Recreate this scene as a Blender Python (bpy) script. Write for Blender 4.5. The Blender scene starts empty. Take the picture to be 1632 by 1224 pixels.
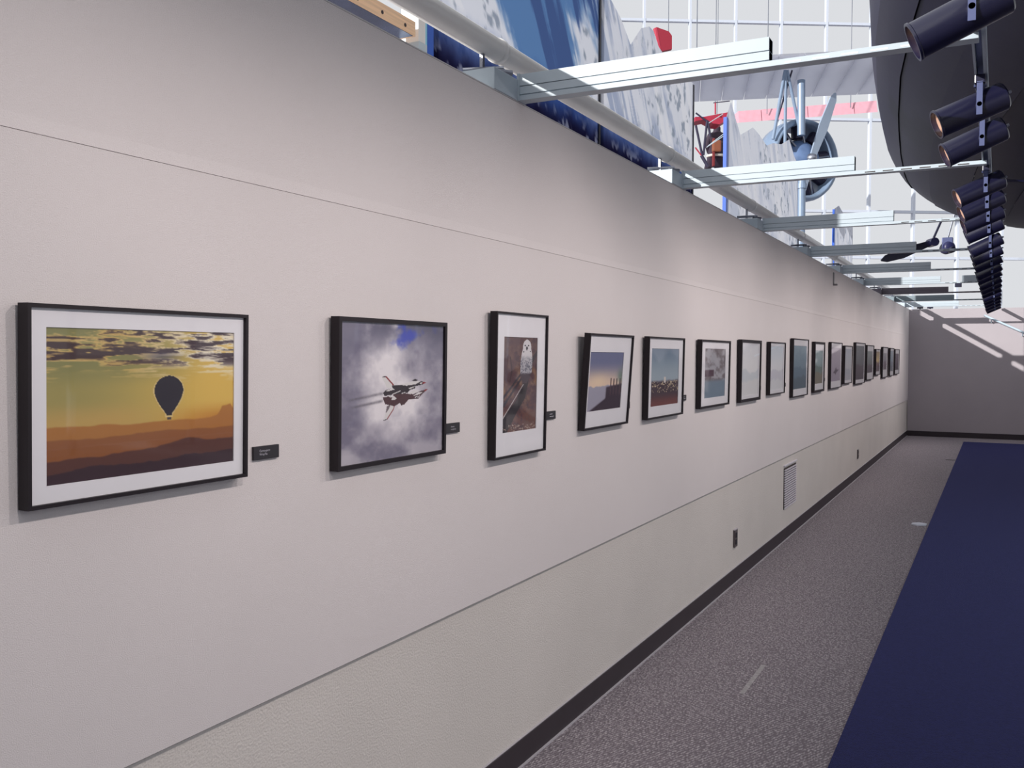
import bpy, bmesh, math, random
import numpy as np
from mathutils import Vector, Matrix

# ------------------------------------------------------------------ camera
S = bpy.context.scene
COL = S.collection
F_PX = 1489.7
CAM = np.array([1.5686, 0.0, 1.55])
CR = np.array([0.88697, 0.46181, 0.00416])
CU = np.array([-0.01808, 0.02571, 0.99951])
CF = np.array([-0.46147, 0.88661, -0.03115])
cd = bpy.data.cameras.new('camera')
cam = bpy.data.objects.new('camera', cd)
COL.objects.link(cam)
cd.sensor_fit = 'HORIZONTAL'
cd.sensor_width = 36.0
cd.lens = F_PX / 1632 * 36
cd.clip_start = 0.05
cd.clip_end = 300
m = Matrix.Identity(4)
for i in range(3):
    m[i][0], m[i][1], m[i][2], m[i][3] = CR[i], CU[i], -CF[i], CAM[i]
cam.matrix_world = m
S.camera = cam

# ------------------------------------------------------------------ light
S.view_settings.view_transform = 'Standard'
S.view_settings.look = 'None'
S.view_settings.gamma = 1.0
S.view_settings.use_curve_mapping = False
S.view_settings.exposure = 0.0
W = bpy.data.worlds.new('sky')
S.world = W
W.use_nodes = True
bg = W.node_tree.nodes['Background']
bg.inputs['Color'].default_value = (0.95, 0.965, 1.0, 1)
bg.inputs['Strength'].default_value = 0.76
sd = bpy.data.lights.new('sun', 'SUN')
sun = bpy.data.objects.new('sun', sd)
COL.objects.link(sun)
sd.energy = 4.4
sd.angle = math.radians(0.6)
sd.color = (1.0, 0.97, 0.93)
SUN_DIR = Vector((1.0, 1.68, -0.60))
sun.rotation_euler = SUN_DIR.to_track_quat('-Z', 'Y').to_euler()
sun.location = (-8, -12, 9)
SPOT_POWER = 23.0
SPOT_COL = (1.0, 0.89, 0.86)

# ------------------------------------------------------------------ helpers
def s2l(c):
    c = np.asarray(c, float) / 255.0
    return np.where(c <= 0.04045, c / 12.92, ((c + 0.055) / 1.055) ** 2.4)

def at(px, py, depth):
    """a point at a real distance in front of the viewer (used only to measure where far things stand)"""
    return Vector(CAM + depth * (CF + CR * (px - 816) / F_PX + CU * (612 - py) / F_PX))

MATS = {}
def mat(name, col, rough=0.6, metal=0.0, bump=0.0, scale=50.0, var=0.0, vscale=8.0, spec=0.5, stretch=None):
    if name in MATS:
        return MATS[name]
    M = bpy.data.materials.new(name)
    M.use_nodes = True
    nt = M.node_tree
    b = nt.nodes['Principled BSDF']
    c = tuple(s2l(col)) + (1,)
    b.inputs['Base Color'].default_value = c
    b.inputs['Roughness'].default_value = rough
    b.inputs['Metallic'].default_value = metal
    b.inputs['Specular IOR Level'].default_value = spec
    tc = nt.nodes.new('ShaderNodeTexCoord')
    src = tc.outputs['Object']
    if stretch:
        mp = nt.nodes.new('ShaderNodeMapping')
        mp.inputs['Scale'].default_value = stretch
        nt.links.new(src, mp.inputs['Vector'])
        src = mp.outputs['Vector']
    if True:
        n = nt.nodes.new('ShaderNodeTexNoise')
        n.inputs['Scale'].default_value = vscale
        n.inputs['Detail'].default_value = 4
        nt.links.new(src, n.inputs['Vector'])
        r = nt.nodes.new('ShaderNodeValToRGB')
        v = max(var, 0.01)
        r.color_ramp.elements[0].position = 0.3
        r.color_ramp.elements[1].position = 0.7
        r.color_ramp.elements[0].color = tuple(x * (1 - v) for x in c[:3]) + (1,)
        r.color_ramp.elements[1].color = tuple(min(1, x * (1 + v)) for x in c[:3]) + (1,)
        nt.links.new(n.outputs['Fac'], r.inputs['Fac'])
        nt.links.new(r.outputs['Color'], b.inputs['Base Color'])
    if bump:
        n2 = nt.nodes.new('ShaderNodeTexNoise')
        n2.inputs['Scale'].default_value = scale
        n2.inputs['Detail'].default_value = 3
        nt.links.new(src, n2.inputs['Vector'])
        bp = nt.nodes.new('ShaderNodeBump')
        bp.inputs['Strength'].default_value = bump
        bp.inputs['Distance'].default_value = 0.01
        nt.links.new(n2.outputs['Fac'], bp.inputs['Height'])
        nt.links.new(bp.outputs['Normal'], b.inputs['Normal'])
    MATS[name] = M
    return M

def mat_print():
    if 'print' in MATS:
        return MATS['print']
    M = bpy.data.materials.new('printed_colour')
    M.use_nodes = True
    nt = M.node_tree
    b = nt.nodes['Principled BSDF']
    a = nt.nodes.new('ShaderNodeVertexColor')
    a.layer_name = 'ink'
    nt.links.new(a.outputs['Color'], b.inputs['Base Color'])
    b.inputs['Roughness'].default_value = 0.7
    b.inputs['Specular IOR Level'].default_value = 0.2
    MATS['print'] = M
    return M

def mat_banner():
    if 'banner' in MATS:
        return MATS['banner']
    M = bpy.data.materials.new('translucent_banner_print')
    M.use_nodes = True
    nt = M.node_tree
    nt.nodes.remove(nt.nodes['Principled BSDF'])
    a = nt.nodes.new('ShaderNodeVertexColor'); a.layer_name = 'ink'
    d = nt.nodes.new('ShaderNodeBsdfDiffuse'); t = nt.nodes.new('ShaderNodeBsdfTranslucent')
    mx = nt.nodes.new('ShaderNodeMixShader'); mx.inputs[0].default_value = 0.5
    for n in (d, t):
        nt.links.new(a.outputs['Color'], n.inputs['Color'])
    nt.links.new(d.outputs[0], mx.inputs[1]); nt.links.new(t.outputs[0], mx.inputs[2])
    nt.links.new(mx.outputs[0], nt.nodes['Material Output'].inputs[0])
    MATS['banner'] = M
    return M

def mat_cloth(name, col):
    """doped aircraft fabric that lets daylight glow through"""
    M = bpy.data.materials.new(name)
    M.use_nodes = True
    nt = M.node_tree
    nt.nodes.remove(nt.nodes['Principled BSDF'])
    n = nt.nodes.new('ShaderNodeTexNoise'); n.inputs['Scale'].default_value = 2.0
    r = nt.nodes.new('ShaderNodeValToRGB')
    c = s2l(col)
    r.color_ramp.elements[0].color = tuple(c * .85) + (1,); r.color_ramp.elements[1].color = tuple(c) + (1,)
    nt.links.new(n.outputs['Fac'], r.inputs['Fac'])
    d = nt.nodes.new('ShaderNodeBsdfDiffuse'); t = nt.nodes.new('ShaderNodeBsdfTranslucent')
    mx = nt.nodes.new('ShaderNodeMixShader'); mx.inputs[0].default_value = 0.7
    for k in (d, t):
        nt.links.new(r.outputs['Color'], k.inputs['Color'])
    nt.links.new(d.outputs[0], mx.inputs[1]); nt.links.new(t.outputs[0], mx.inputs[2])
    nt.links.new(mx.outputs[0], nt.nodes['Material Output'].inputs[0])
    MATS[name] = M
    return M

def mat_glass(name='clear_glass', tint=(0.97, 0.985, 0.98), refl=1.0):
    if name in MATS:
        return MATS[name]
    M = bpy.data.materials.new(name)
    M.use_nodes = True
    nt = M.node_tree
    nt.nodes.remove(nt.nodes['Principled BSDF'])
    out = nt.nodes['Material Output']
    t = nt.nodes.new('ShaderNodeBsdfTransparent')
    t.inputs['Color'].default_value = tint + (1,)
    g = nt.nodes.new('ShaderNodeBsdfGlossy')
    g.inputs['Roughness'].default_value = 0.02
    fr = nt.nodes.new('ShaderNodeFresnel')
    ge = nt.nodes.new('ShaderNodeNewGeometry')      # a thin sheet: the same glass from either side
    io = nt.nodes.new('ShaderNodeMapRange')
    io.inputs['To Min'].default_value = 1.5
    io.inputs['To Max'].default_value = 1 / 1.5
    nt.links.new(ge.outputs['Backfacing'], io.inputs['Value'])
    nt.links.new(io.outputs['Result'], fr.inputs['IOR'])
    ml = nt.nodes.new('ShaderNodeMath')
    ml.operation = 'MULTIPLY'
    ml.inputs[1].default_value = refl
    mx = nt.nodes.new('ShaderNodeMixShader')
    nt.links.new(fr.outputs[0], ml.inputs[0])
    nt.links.new(ml.outputs[0], mx.inputs[0])
    nt.links.new(t.outputs[0], mx.inputs[1])
    nt.links.new(g.outputs[0], mx.inputs[2])
    nt.links.new(mx.outputs[0], out.inputs[0])
    MATS[name] = M
    return M

def mat_emit(name, col, strength):
    if name in MATS:
        return MATS[name]
    M = bpy.data.materials.new(name)
    M.use_nodes = True
    b = M.node_tree.nodes['Principled BSDF']
    c = tuple(s2l(col)) + (1,)
    b.inputs['Base Color'].default_value = c
    b.inputs['Emission Color'].default_value = c
    b.inputs['Emission Strength'].default_value = strength
    MATS[name] = M
    return M

class MB:
    def __init__(self):
        self.bm = bmesh.new()
    def box(self, x0, x1, y0, y1, z0, z1, bevel=0.0):
        r = bmesh.ops.create_cube(self.bm, size=1.0)
        vs = r['verts']
        for v in vs:
            v.co = Vector((x0 + (v.co.x + .5) * (x1 - x0), y0 + (v.co.y + .5) * (y1 - y0), z0 + (v.co.z + .5) * (z1 - z0)))
        if bevel:
            es = list({e for v in vs for e in v.link_edges})
            bmesh.ops.bevel(self.bm, geom=es, offset=bevel, segments=2, affect='EDGES', profile=0.6)
        return self
    def tube(self, pts, r, n=12, cap=True):
        pts = [Vector(p) for p in pts]
        rs = r if isinstance(r, (list, tuple)) else [r] * len(pts)
        rings = []
        ref = None
        for i, p in enumerate(pts):
            d = (pts[min(i + 1, len(pts) - 1)] - pts[max(i - 1, 0)]).normalized()
            if ref is None:
                ref = Vector((0, 0, 1)) if abs(d.z) < .9 else Vector((1, 0, 0))
            a = d.cross(ref).normalized()
            b = d.cross(a).normalized()
            ref = a.cross(d)
            rings.append([self.bm.verts.new(p + (a * math.cos(t) + b * math.sin(t)) * rs[i]) for t in [2 * math.pi * k / n for k in range(n)]])
        for A, B in zip(rings, rings[1:]):
            for k in range(n):
                self.bm.faces.new((A[k], A[(k + 1) % n], B[(k + 1) % n], B[k]))
        if cap:
            self.bm.faces.new(rings[0][::-1])
            self.bm.faces.new(rings[-1])
        return self
    def lathe(self, prof, n=24, mtx=None):
        """profile of (radius, height) spun about local z"""
        rings = []
        for r, h in prof:
            rings.append([self.bm.verts.new(Vector((r * math.cos(2 * math.pi * k / n), r * math.sin(2 * math.pi * k / n), h))) for k in range(n)])
        vs = [v for g in rings for v in g]
        for A, B in zip(rings, rings[1:]):
            for k in range(n):
                self.bm.faces.new((A[k], A[(k + 1) % n], B[(k + 1) % n], B[k]))
        if mtx:
            for v in vs:
                v.co = mtx @ v.co
        return self
    def prism(self, poly, t):
        """closed 3-d polygon given thickness along vector t"""
        t = Vector(t)
        a = [self.bm.verts.new(Vector(p)) for p in poly]
        b = [self.bm.verts.new(Vector(p) + t) for p in poly]
        self.bm.faces.new(a[::-1])
        self.bm.faces.new(b)
        n = len(a)
        for k in range(n):
            self.bm.faces.new((a[k], a[(k + 1) % n], b[(k + 1) % n], b[k]))
        return self
    def xform(self, mtx):
        for v in self.bm.verts:
            v.co = mtx @ v.co
        return self
    def build(self, name, material, parent=None, smooth=False):
        bmesh.ops.recalc_face_normals(self.bm, faces=self.bm.faces)
        me = bpy.data.meshes.new(name)
        self.bm.to_mesh(me)
        self.bm.free()
        return obj(name, me, material, parent, smooth)

def obj(name, me, material, parent=None, smooth=False):
    o = bpy.data.objects.new(name, me)
    COL.objects.link(o)
    if material and not me.materials:
        me.materials.append(material)
    if smooth:
        for p in me.polygons:
            p.use_smooth = True
    if parent:
        o.parent = parent
    return o

def empty(name, loc=(0, 0, 0), rot=(0, 0, 0)):
    o = bpy.data.objects.new(name, None)
    COL.objects.link(o)
    o.location = loc
    o.rotation_euler = rot
    o.empty_display_size = 0.1
    return o

def tag(o, label, cat, group=None, kind=None):
    o['label'] = label
    if cat:
        o['category'] = cat
    if group:
        o['group'] = group
    if kind:
        o['kind'] = kind
    return o

def struct(o, label=None):
    o['kind'] = 'structure'
    if label:
        o['label'] = label
    return o

# value noise for the printed pictures
_rng = np.random.RandomState(7)
_T = _rng.rand(256, 256)
def vnoise(x, y):
    xi = np.floor(x).astype(int); yi = np.floor(y).astype(int)
    fx = x - xi; fy = y - yi
    fx = fx * fx * (3 - 2 * fx); fy = fy * fy * (3 - 2 * fy)
    g = lambda a, b: _T[a % 256, b % 256]
    return (g(xi, yi) * (1 - fx) + g(xi + 1, yi) * fx) * (1 - fy) + (g(xi, yi + 1) * (1 - fx) + g(xi + 1, yi + 1) * fx) * fy
def fbm(x, y, o=5):
    v = 0; a = .5; t = 0
    for k in range(o):
        v = v + a * vnoise(x * 2 ** k + 17 * k, y * 2 ** k + 31 * k); t += a; a *= .55
    return v / t
def sm(a, b, x):
    t = np.clip((x - a) / (b - a), 0, 1)
    return t * t * (3 - 2 * t)
def mix(A, B, t):
    t = np.asarray(t)[..., None]
    return A * (1 - t) + np.asarray(B, float) * t
def flat(c, u):
    return np.ones(u.shape + (3,)) * np.asarray(c, float)
def inpoly(u, t, poly):
    r = np.zeros(u.shape, bool)
    n = len(poly)
    for i in range(n):
        x0, y0 = poly[i]; x1, y1 = poly[(i + 1) % n]
        if y0 == y1:
            continue
        c = ((y0 > t) != (y1 > t)) & (u < (x1 - x0) * (t - y0) / (y1 - y0) + x0)
        r ^= c
    return r

def print_mesh(name, fn, nu, nv, P):
    """a printed sheet: P(u,t) -> xyz arrays, fn(u,t) -> sRGB 0..255; t runs downwards"""
    u, t = np.meshgrid(np.linspace(0, 1, nu), np.linspace(0, 1, nv))
    x, y, z = P(u, t)
    co = np.stack([x, y, z], -1).reshape(-1, 3)
    idx = np.arange(nu * nv).reshape(nv, nu)
    q = np.stack([idx[:-1, :-1], idx[1:, :-1], idx[1:, 1:], idx[:-1, 1:]], -1).reshape(-1, 4)
    me = bpy.data.meshes.new(name)
    me.vertices.add(len(co)); me.vertices.foreach_set('co', co.astype(np.float32).ravel())
    me.loops.add(q.size); me.loops.foreach_set('vertex_index', q.ravel().astype(np.int32))
    me.polygons.add(len(q)); me.polygons.foreach_set('loop_start', (np.arange(len(q)) * 4).astype(np.int32))
    me.update(calc_edges=True)
    c = s2l(np.clip(fn(u, t), 0, 255)).reshape(-1, 3)
    a = me.color_attributes.new('ink', 'FLOAT_COLOR', 'POINT')
    a.data.foreach_set('color', np.concatenate([c, np.ones((len(c), 1))], 1).astype(np.float32).ravel())
    return me

# ------------------------------------------------------------------ materials of the room
M_WALL = mat('wall_fabric', (226, 220, 219), 0.85, bump=0.25, scale=420, var=0.02, vscale=1.5, spec=0.2)
M_PLASTER = mat('wall_plaster', (220, 215, 209), 0.8, bump=0.35, scale=160, var=0.03, vscale=2.0, spec=0.2)
M_FAR = mat('far_wall_paint', (178, 171, 176), 0.85, bump=0.2, scale=200, var=0.03, vscale=2, spec=0.2)
M_BASE = mat('vinyl_baseboard', (52, 44, 50), 0.5, var=0.1)
M_CAULK_HILITE = mat('pale_caulk_highlight', (190, 186, 192), 0.6)  # caulk colour, also used for the painted highlight on the baseboard
M_GROOVE = mat('dark_joint', (58, 48, 48), 0.8)
M_BLACK = mat('black_frame_metal', (36, 30, 35), 0.5, var=0.05, spec=0.3)
M_MATB = mat('white_mat_board', (244, 240, 245), 0.8, var=0.01, spec=0.2)
M_ALU = mat('white_aluminium', (192, 205, 214), 0.45, metal=0.0, var=0.02)
M_ALUD = mat('backlit_dark_grey', (112, 106, 116), 0.5, metal=0.2, var=0.05)  # backlit shade of one far crossbar put into its colour
M_ALUG = mat('backlit_grey_green', (128, 142, 150), 0.5, metal=0.2, var=0.05)  # backlit tone of the next crossbar put into its colour
M_PIPE = mat('cream_pipe_paint', (240, 238, 235), 0.3, var=0.03)
M_STEEL = mat('zinc_steel', (150, 154, 166), 0.35, metal=0.8, var=0.1)
M_CAN = mat('black_lamp_enamel', (26, 26, 54), 0.28, spec=.9, var=0.05)
M_YOKE = mat('blue_grey_yoke', (84, 92, 132), 0.45, metal=0.3)
M_PLAQ = mat('black_plaque_board', (44, 42, 48), 0.6, var=0.05)
M_TXT = mat('white_lettering', (196, 194, 204), 0.7)
M_GLASS = mat_glass()
M_PANE = mat_glass('window_glass', (0.99, 0.995, 1.0), 0.3)
M_MULL = mat('blue_grey_mullion', (208, 216, 230), 0.5)

RIB = 25
def carpet(name, c0, c1, rib, scale, bump, rough=0.95, spec=0.1, blue=False):
    M = bpy.data.materials.new(name)
    M.use_nodes = True
    nt = M.node_tree
    b = nt.nodes['Principled BSDF']
    b.inputs['Roughness'].default_value = rough
    b.inputs['Specular IOR Level'].default_value = spec
    b.inputs['Sheen Weight'].default_value = 0.28 if blue else 0.1
    if blue:
        b.inputs['Sheen Tint'].default_value = (.35, .4, 1, 1)
    tc = nt.nodes.new('ShaderNodeTexCoord')
    mp = nt.nodes.new('ShaderNodeMapping')
    mp.inputs['Scale'].default_value = (1.0, rib, 1.0)
    mp.inputs['Rotation'].default_value = (0, 0, math.radians(40))
    nt.links.new(tc.outputs['Object'], mp.inputs['Vector'])
    v = nt.nodes.new('ShaderNodeTexVoronoi')
    v.inputs['Scale'].default_value = scale
    nt.links.new(mp.outputs['Vector'], v.inputs['Vector'])
    n = nt.nodes.new('ShaderNodeTexNoise')
    n.inputs['Scale'].default_value = 60.0
    n.inputs['Detail'].default_value = 3
    n.inputs['Roughness'].default_value = 0.6
    nt.links.new(tc.outputs['Object'], n.inputs['Vector'])
    wv = nt.nodes.new('ShaderNodeTexWave')
    wv.inputs['Scale'].default_value = 22.0
    wv.inputs['Distortion'].default_value = 3.0
    wv.inputs['Detail'].default_value = 2.0
    wv.inputs['Detail Scale'].default_value = 3.0
    mp2 = nt.nodes.new('ShaderNodeMapping')
    mp2.inputs['Rotation'].default_value = (0, 0, math.radians(RIB))
    nt.links.new(tc.outputs['Object'], mp2.inputs['Vector'])
    nt.links.new(mp2.outputs['Vector'], wv.inputs['Vector'])
    wm = nt.nodes.new('ShaderNodeMath'); wm.operation = 'MULTIPLY_ADD'
    wm.inputs[1].default_value = 0.0 if blue else 0.30
    nt.links.new(wv.outputs['Fac'], wm.inputs[0])
    nt.links.new(n.outputs['Fac'], wm.inputs[2])
    ad = nt.nodes.new('ShaderNodeMath'); ad.operation = 'MULTIPLY_ADD'
    ad.inputs[1].default_value = 0.55
    nt.links.new(v.outputs['Distance'], ad.inputs[0])
    nt.links.new(wm.outputs[0], ad.inputs[2])
    r = nt.nodes.new('ShaderNodeValToRGB')
    r.color_ramp.elements[0].position = 0.45
    r.color_ramp.elements[1].position = 1.25 if False else 1.0
    r.color_ramp.elements[0].color = tuple(s2l(c1)) + (1,)
    r.color_ramp.elements[1].color = tuple(s2l(c0)) + (1,)
    nt.links.new(ad.outputs[0], r.inputs['Fac'])
    nt.links.new(r.outputs['Color'], b.inputs['Base Color'])
    bp = nt.nodes.new('ShaderNodeBump')
    bp.invert = True
    bp.inputs['Strength'].default_value = bump
    bp.inputs['Distance'].default_value = 0.006
    nt.links.new(v.outputs['Distance'], bp.inputs['Height'])
    nt.links.new(bp.outputs['Normal'], b.inputs['Normal'])
    return M
M_GREY_CARPET = carpet('grey_loop_carpet', (124, 116, 123), (206, 199, 203), 0.42, 120, 0.9)
M_BLUE_CARPET = carpet('navy_cut_carpet', (22, 20, 46), (34, 34, 84), 1.0, 240, 0.3, blue=True)

# ------------------------------------------------------------------ the room shell
L = 19.8; TOP = 2.470; SEAM = 0.704; USEAM = 1.951
fl = struct(MB().box(-14, 9.0, -4.0, 42, -0.2, 0).build('floor', M_GREY_CARPET))
bc = MB().box(1.026, 3.59, -4.0, 18.85, 0.0005, 0.006).build('blue_carpet', M_BLUE_CARPET)
tag(bc, 'navy blue carpet field beside the grey carpet border', 'carpet')

wl = struct(MB().box(-0.15, -0.012, -4.0, L + .15, 0, TOP).build('wall_left', M_PLASTER))
MB().box(-0.011, 0.0, -4.0, L, SEAM, USEAM - .001).build('fabric_panel', M_WALL, wl)
q = MB()
q.prism([(-0.0115, -4, USEAM), (0.0006, -4, USEAM), (-0.0022, -4, USEAM + .03), (-0.0022, -4, TOP - .002), (-0.0115, -4, TOP - .002)], (0, L + 4, 0))
q.build('fabric_panel', M_WALL, wl)
MB().box(-0.0118, -0.008, -4.0, L, SEAM - .005, SEAM).build('joint_strip', M_GROOVE, wl)
MB().box(-0.152, -0.0035, -4.0, L, TOP, TOP + .004).build('cap_strip', mat('cap_metal', (205, 203, 204), 0.4), wl)

wf = struct(MB().box(-0.0, 3.6, L, L + .15, 0, TOP).build('wall_far', M_FAR))
M_BACK = mat('back_wall_paint', (172, 170, 174), 0.9, var=.05)
struct(MB().box(3.6, 3.75, 10.0, L + .15, 0, 2.9).build('unseen_wall_right', M_FAR))  # added unseen wall that keeps the far corner dim
struct(MB().box(-0.15, 9.15, -4.15, -4.0, 0, 4.6).build('unseen_wall_back', M_BACK))  # added unseen wall that limits light from behind the viewer
struct(MB().box(-60, 60, -60, 80, -0.6, -0.21).build('ground', mat('pale_concrete', (150, 150, 152), .9, var=.1)))
w2 = struct(empty('unseen_window', (9.0, -4.0, 0)))  # added unseen glazing that lets skylight reach the left wall
for k in range(15):
    MB().box(-.04, .04, k * 2 - .04, k * 2 + .04, 0, 9).build('mullion', M_MULL, w2)
for z in (0, 3, 6, 9):
    MB().box(-.04, .04, 0, 28, z, z + .09).build('transom', M_MULL, w2)
me = bpy.data.meshes.new('pane')
me.from_pydata([(0, .04, 0.09), (0, 1.96, 0.09), (0, 1.96, 3), (0, .04, 3)], [], [(0, 1, 2, 3)])
for k in range(14):
    for z in (0, 3, 6):
        o = obj('pane', me, M_PANE, w2); o.location = (0, k * 2, z)

bb = struct(MB().box(-0.0119, 0.0, -4.0, L, 0, 0.1014, 0.002).build('baseboard_left', M_BASE))
MB().box(-0.0119, -0.004, -4.0, L, 0.1014, 0.1034).build('top_lip_highlight', M_CAULK_HILITE, bb)  # pale strip painting the light caught along the baseboard edge
MB().box(0.0, 0.007, -4.0, L - .01, 0.0, 0.006).build('floor_bead', M_CAULK_HILITE, bb)
struct(MB().box(0.001, 3.6, L - .012, L - .0002, 0, 0.1014, 0.002).build('baseboard_far', M_BASE))

# ------------------------------------------------------------------ pictures
def ridge(u, base, amp, f, seed):
    return base - amp * (fbm(u * f + seed, u * 0 + seed * 1.7, 5) - .5) * 2

def p_balloon(u, t):
    sky = mix(flat((170, 156, 96), u), (232, 192, 98), sm(0.1, 0.9, u))
    sky = mix(sky, (128, 132, 92), (1 - sm(0.2, 0.42, t)) * (1 - sm(.3, .9, u)) * .8)
    sky = mix(sky, (206, 140, 62), sm(0.5, 0.66, t) * sm(.45, .9, u))
    sky = mix(sky, (214, 170, 100), sm(0.45, 0.62, t) * (1 - sm(.3, .7, u)) * .7)
    n = fbm(u * 5 + 3, t * 26, 6)
    n2 = fbm(u * 3 + 9, t * 16 + 5, 5)
    band = (1 - sm(0.20, 0.34, t))
    dark = sm(.0, 1, 0.5 + (n - .5) * 5.0 + .55 * np.exp(-((t - (.15 + .035 * np.sin(u * 5 + 2))) / .07) ** 2) - .18 * (1 - sm(0, .07, t)) - .10) * band
    edge = np.exp(-((dark - .5) / .33) ** 2) * band
    cl = mix(sky, (66, 50, 60), sm(.45, .75, dark))
    gold = mix(flat((224, 186, 108), u), (250, 240, 220), np.clip(sm(.3, .9, u) * 1.0 + .5 * n2 - .15, 0, 1))
    cl = mix(cl, gold, 0)
    cl = cl * (1 - edge[..., None] * .9) + gold * edge[..., None] * .9
    wisp = sm(.56, .70, fbm(u * 6 + 20, t * 46, 5)) * (1 - sm(.26, .40, t)) * .8
    cl = cl * (1 - wisp[..., None]) + gold * wisp[..., None]
    cl = mix(cl, (78, 78, 110), .6 * np.exp(-((u - .56) / .1) ** 2 - ((t - .19) / .03) ** 2))
    c = cl
    r1 = ridge(u, .635, .025, 5, 2) - .06 * np.minimum(1, 1.8 * np.exp(-((u - .95) / .035) ** 2)) - .03 * sm(.8, 1, u)
    c = mix(c, (178, 116, 62), sm(0, .012, t - r1) * .9)
    r2 = ridge(u, .71, .03, 4, 11)
    c = mix(c, (146, 90, 58), sm(0, .012, t - r2) * .85)
    r3 = ridge(u, .82, .04, 4, 23) - .06 * np.exp(-((u - .72) / .12) ** 2)
    c = mix(c, (92, 60, 58), sm(0, .012, t - r3) * .9)
    r4 = ridge(u, .90, .05, 5, 31)
    c = mix(c, (62, 46, 56), sm(0, .012, t - r4) * .9)
    bx, bw = .607, .081
    top, bot = .325, .607
    k = (t - top) / (bot - top)
    hw = np.where(k < .38, np.sqrt(np.clip(1 - ((k - .38) / .38) ** 2, 0, 1)), np.where(k < .95, 1 - .80 * ((np.clip(k, .38, 1) - .38) / .57) ** 1.55, .2))
    ins = (np.abs(u - bx) < bw * hw) & (k > 0) & (k < 1)
    halo = (np.abs(u - bx) < bw * hw + .006) & (k > -.02) & (k < 1.03)
    c[halo] = (226, 200, 140)
    c[ins] = (50, 44, 56)
    c[(np.abs(u - bx) < .011) & (t > .617) & (t < .634)] = (84, 72, 74)
    return c

def jet_uv(pts):
    # traced in a 1224-unit crop of the printed sheet
    return [((590 + x / 11.127 - 544.2) / 160.2, (580 + y / 11.127 - 516.5) / 216.0) for x, y in pts]

def p_jets(u, t):
    n = fbm(u * 3 + 40, t * 3 + 4, 6)
    d = np.hypot((u - .58) * 1.0, (t - .50) * .95)
    c = mix(flat((132, 126, 146), u), (246, 238, 242), np.clip(1.15 - d * 1.75 + (n - .5) * 2.2, 0, 1))
    c = mix(c, (74, 70, 98), (1 - sm(.0, .24, t)) * sm(.4, .62, fbm(u * 3 + 9, t * 4, 5)) * .75)
    c = mix(c, (62, 74, 190), sm(.25, .95, np.exp(-((u - .60 - .05 * np.sin(t * 30)) / .10) ** 2 - ((t - .09) / .10) ** 2) + (fbm(u * 9 + 3, t * 9, 5) - .5) * 1.6) * .9 * (1 - sm(.16, .26, t)))
    c = mix(c, (210, 202, 210), sm(.72, .95, t) * sm(.4, .7, fbm(u * 4 + 2, t * 4 + 7, 5)) * .7)
    for (a, b, yy) in ((0.03, .40, .515), (.06, .40, .57)):
        tr = np.exp(-((t - (yy + (.37 - u) * .12)) / .010) ** 2) * sm(a, a + .1, u) * (1 - sm(.36, .4, u))
        c = mix(c, (104, 98, 108), tr * .6 * (.5 + fbm(u * 40, t * 40, 3)))
    dk, wh, rd, mr = (56, 44, 52), (232, 226, 226), (150, 48, 56), (84, 54, 60)
    def P(col, *pts):
        c[inpoly(u, t, jet_uv(pts))] = col
    P(rd, (195, 224), (230, 228), (360, 385), (330, 400))
    P(wh, (150, 242), (205, 232), (335, 392), (325, 425), (240, 440), (200, 350))
    P(dk, (155, 232), (215, 222), (225, 236), (160, 246))
    P(wh, (450, 395), (640, 345), (760, 330), (850, 345), (760, 395), (600, 412))
    P(dk, (670, 322), (735, 292), (795, 322), (735, 336))
    P(dk, (320, 400), (450, 390), (580, 412), (750, 392), (850, 338), (945, 372), (880, 402), (740, 430), (735, 470), (640, 495), (600, 545), (470, 565), (330, 560), (200, 575), (172, 520), (215, 475), (330, 440))
    P(wh, (620, 460), (725, 428), (715, 448), (640, 476))
    P(wh, (815, 385), (850, 360), (880, 372), (850, 392))
    P(rd, (868, 372), (905, 352), (948, 372), (885, 396))
    P(mr, (168, 600), (260, 588), (400, 555), (600, 552), (700, 575), (850, 520), (988, 490), (870, 585), (800, 662), (620, 667), (545, 752), (490, 768), (462, 720), (370, 772), (210, 722), (180, 640))
    P(wh, (606, 565), (720, 500), (830, 515), (760, 552), (650, 572))
    P(wh, (690, 612), (800, 545), (885, 545), (820, 585), (740, 600))
    P(wh, (720, 650), (760, 615), (830, 610), (800, 645))
    P(dk, (750, 645), (775, 622), (812, 622), (790, 640))
    P(rd, (905, 525), (935, 492), (990, 490), (930, 535))
    P(wh, (220, 485), (330, 440), (370, 470), (240, 500))
    P(wh, (330, 548), (480, 488), (472, 508), (340, 560))
    P(wh, (490, 545), (560, 525), (555, 540), (495, 555))
    P(wh, (262, 595), (340, 570), (405, 630), (380, 655), (315, 655), (330, 610))
    P(rd, (350, 770), (375, 770), (355, 835), (255, 995), (225, 990))
    P((124, 110, 116), (240, 755), (305, 742), (265, 840), (218, 892))
    P(wh, (300, 748), (362, 775), (335, 840), (240, 985), (185, 998), (215, 890), (265, 830))
    P(dk, (180, 1004), (245, 985), (250, 998), (190, 1014))
    return c

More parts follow.
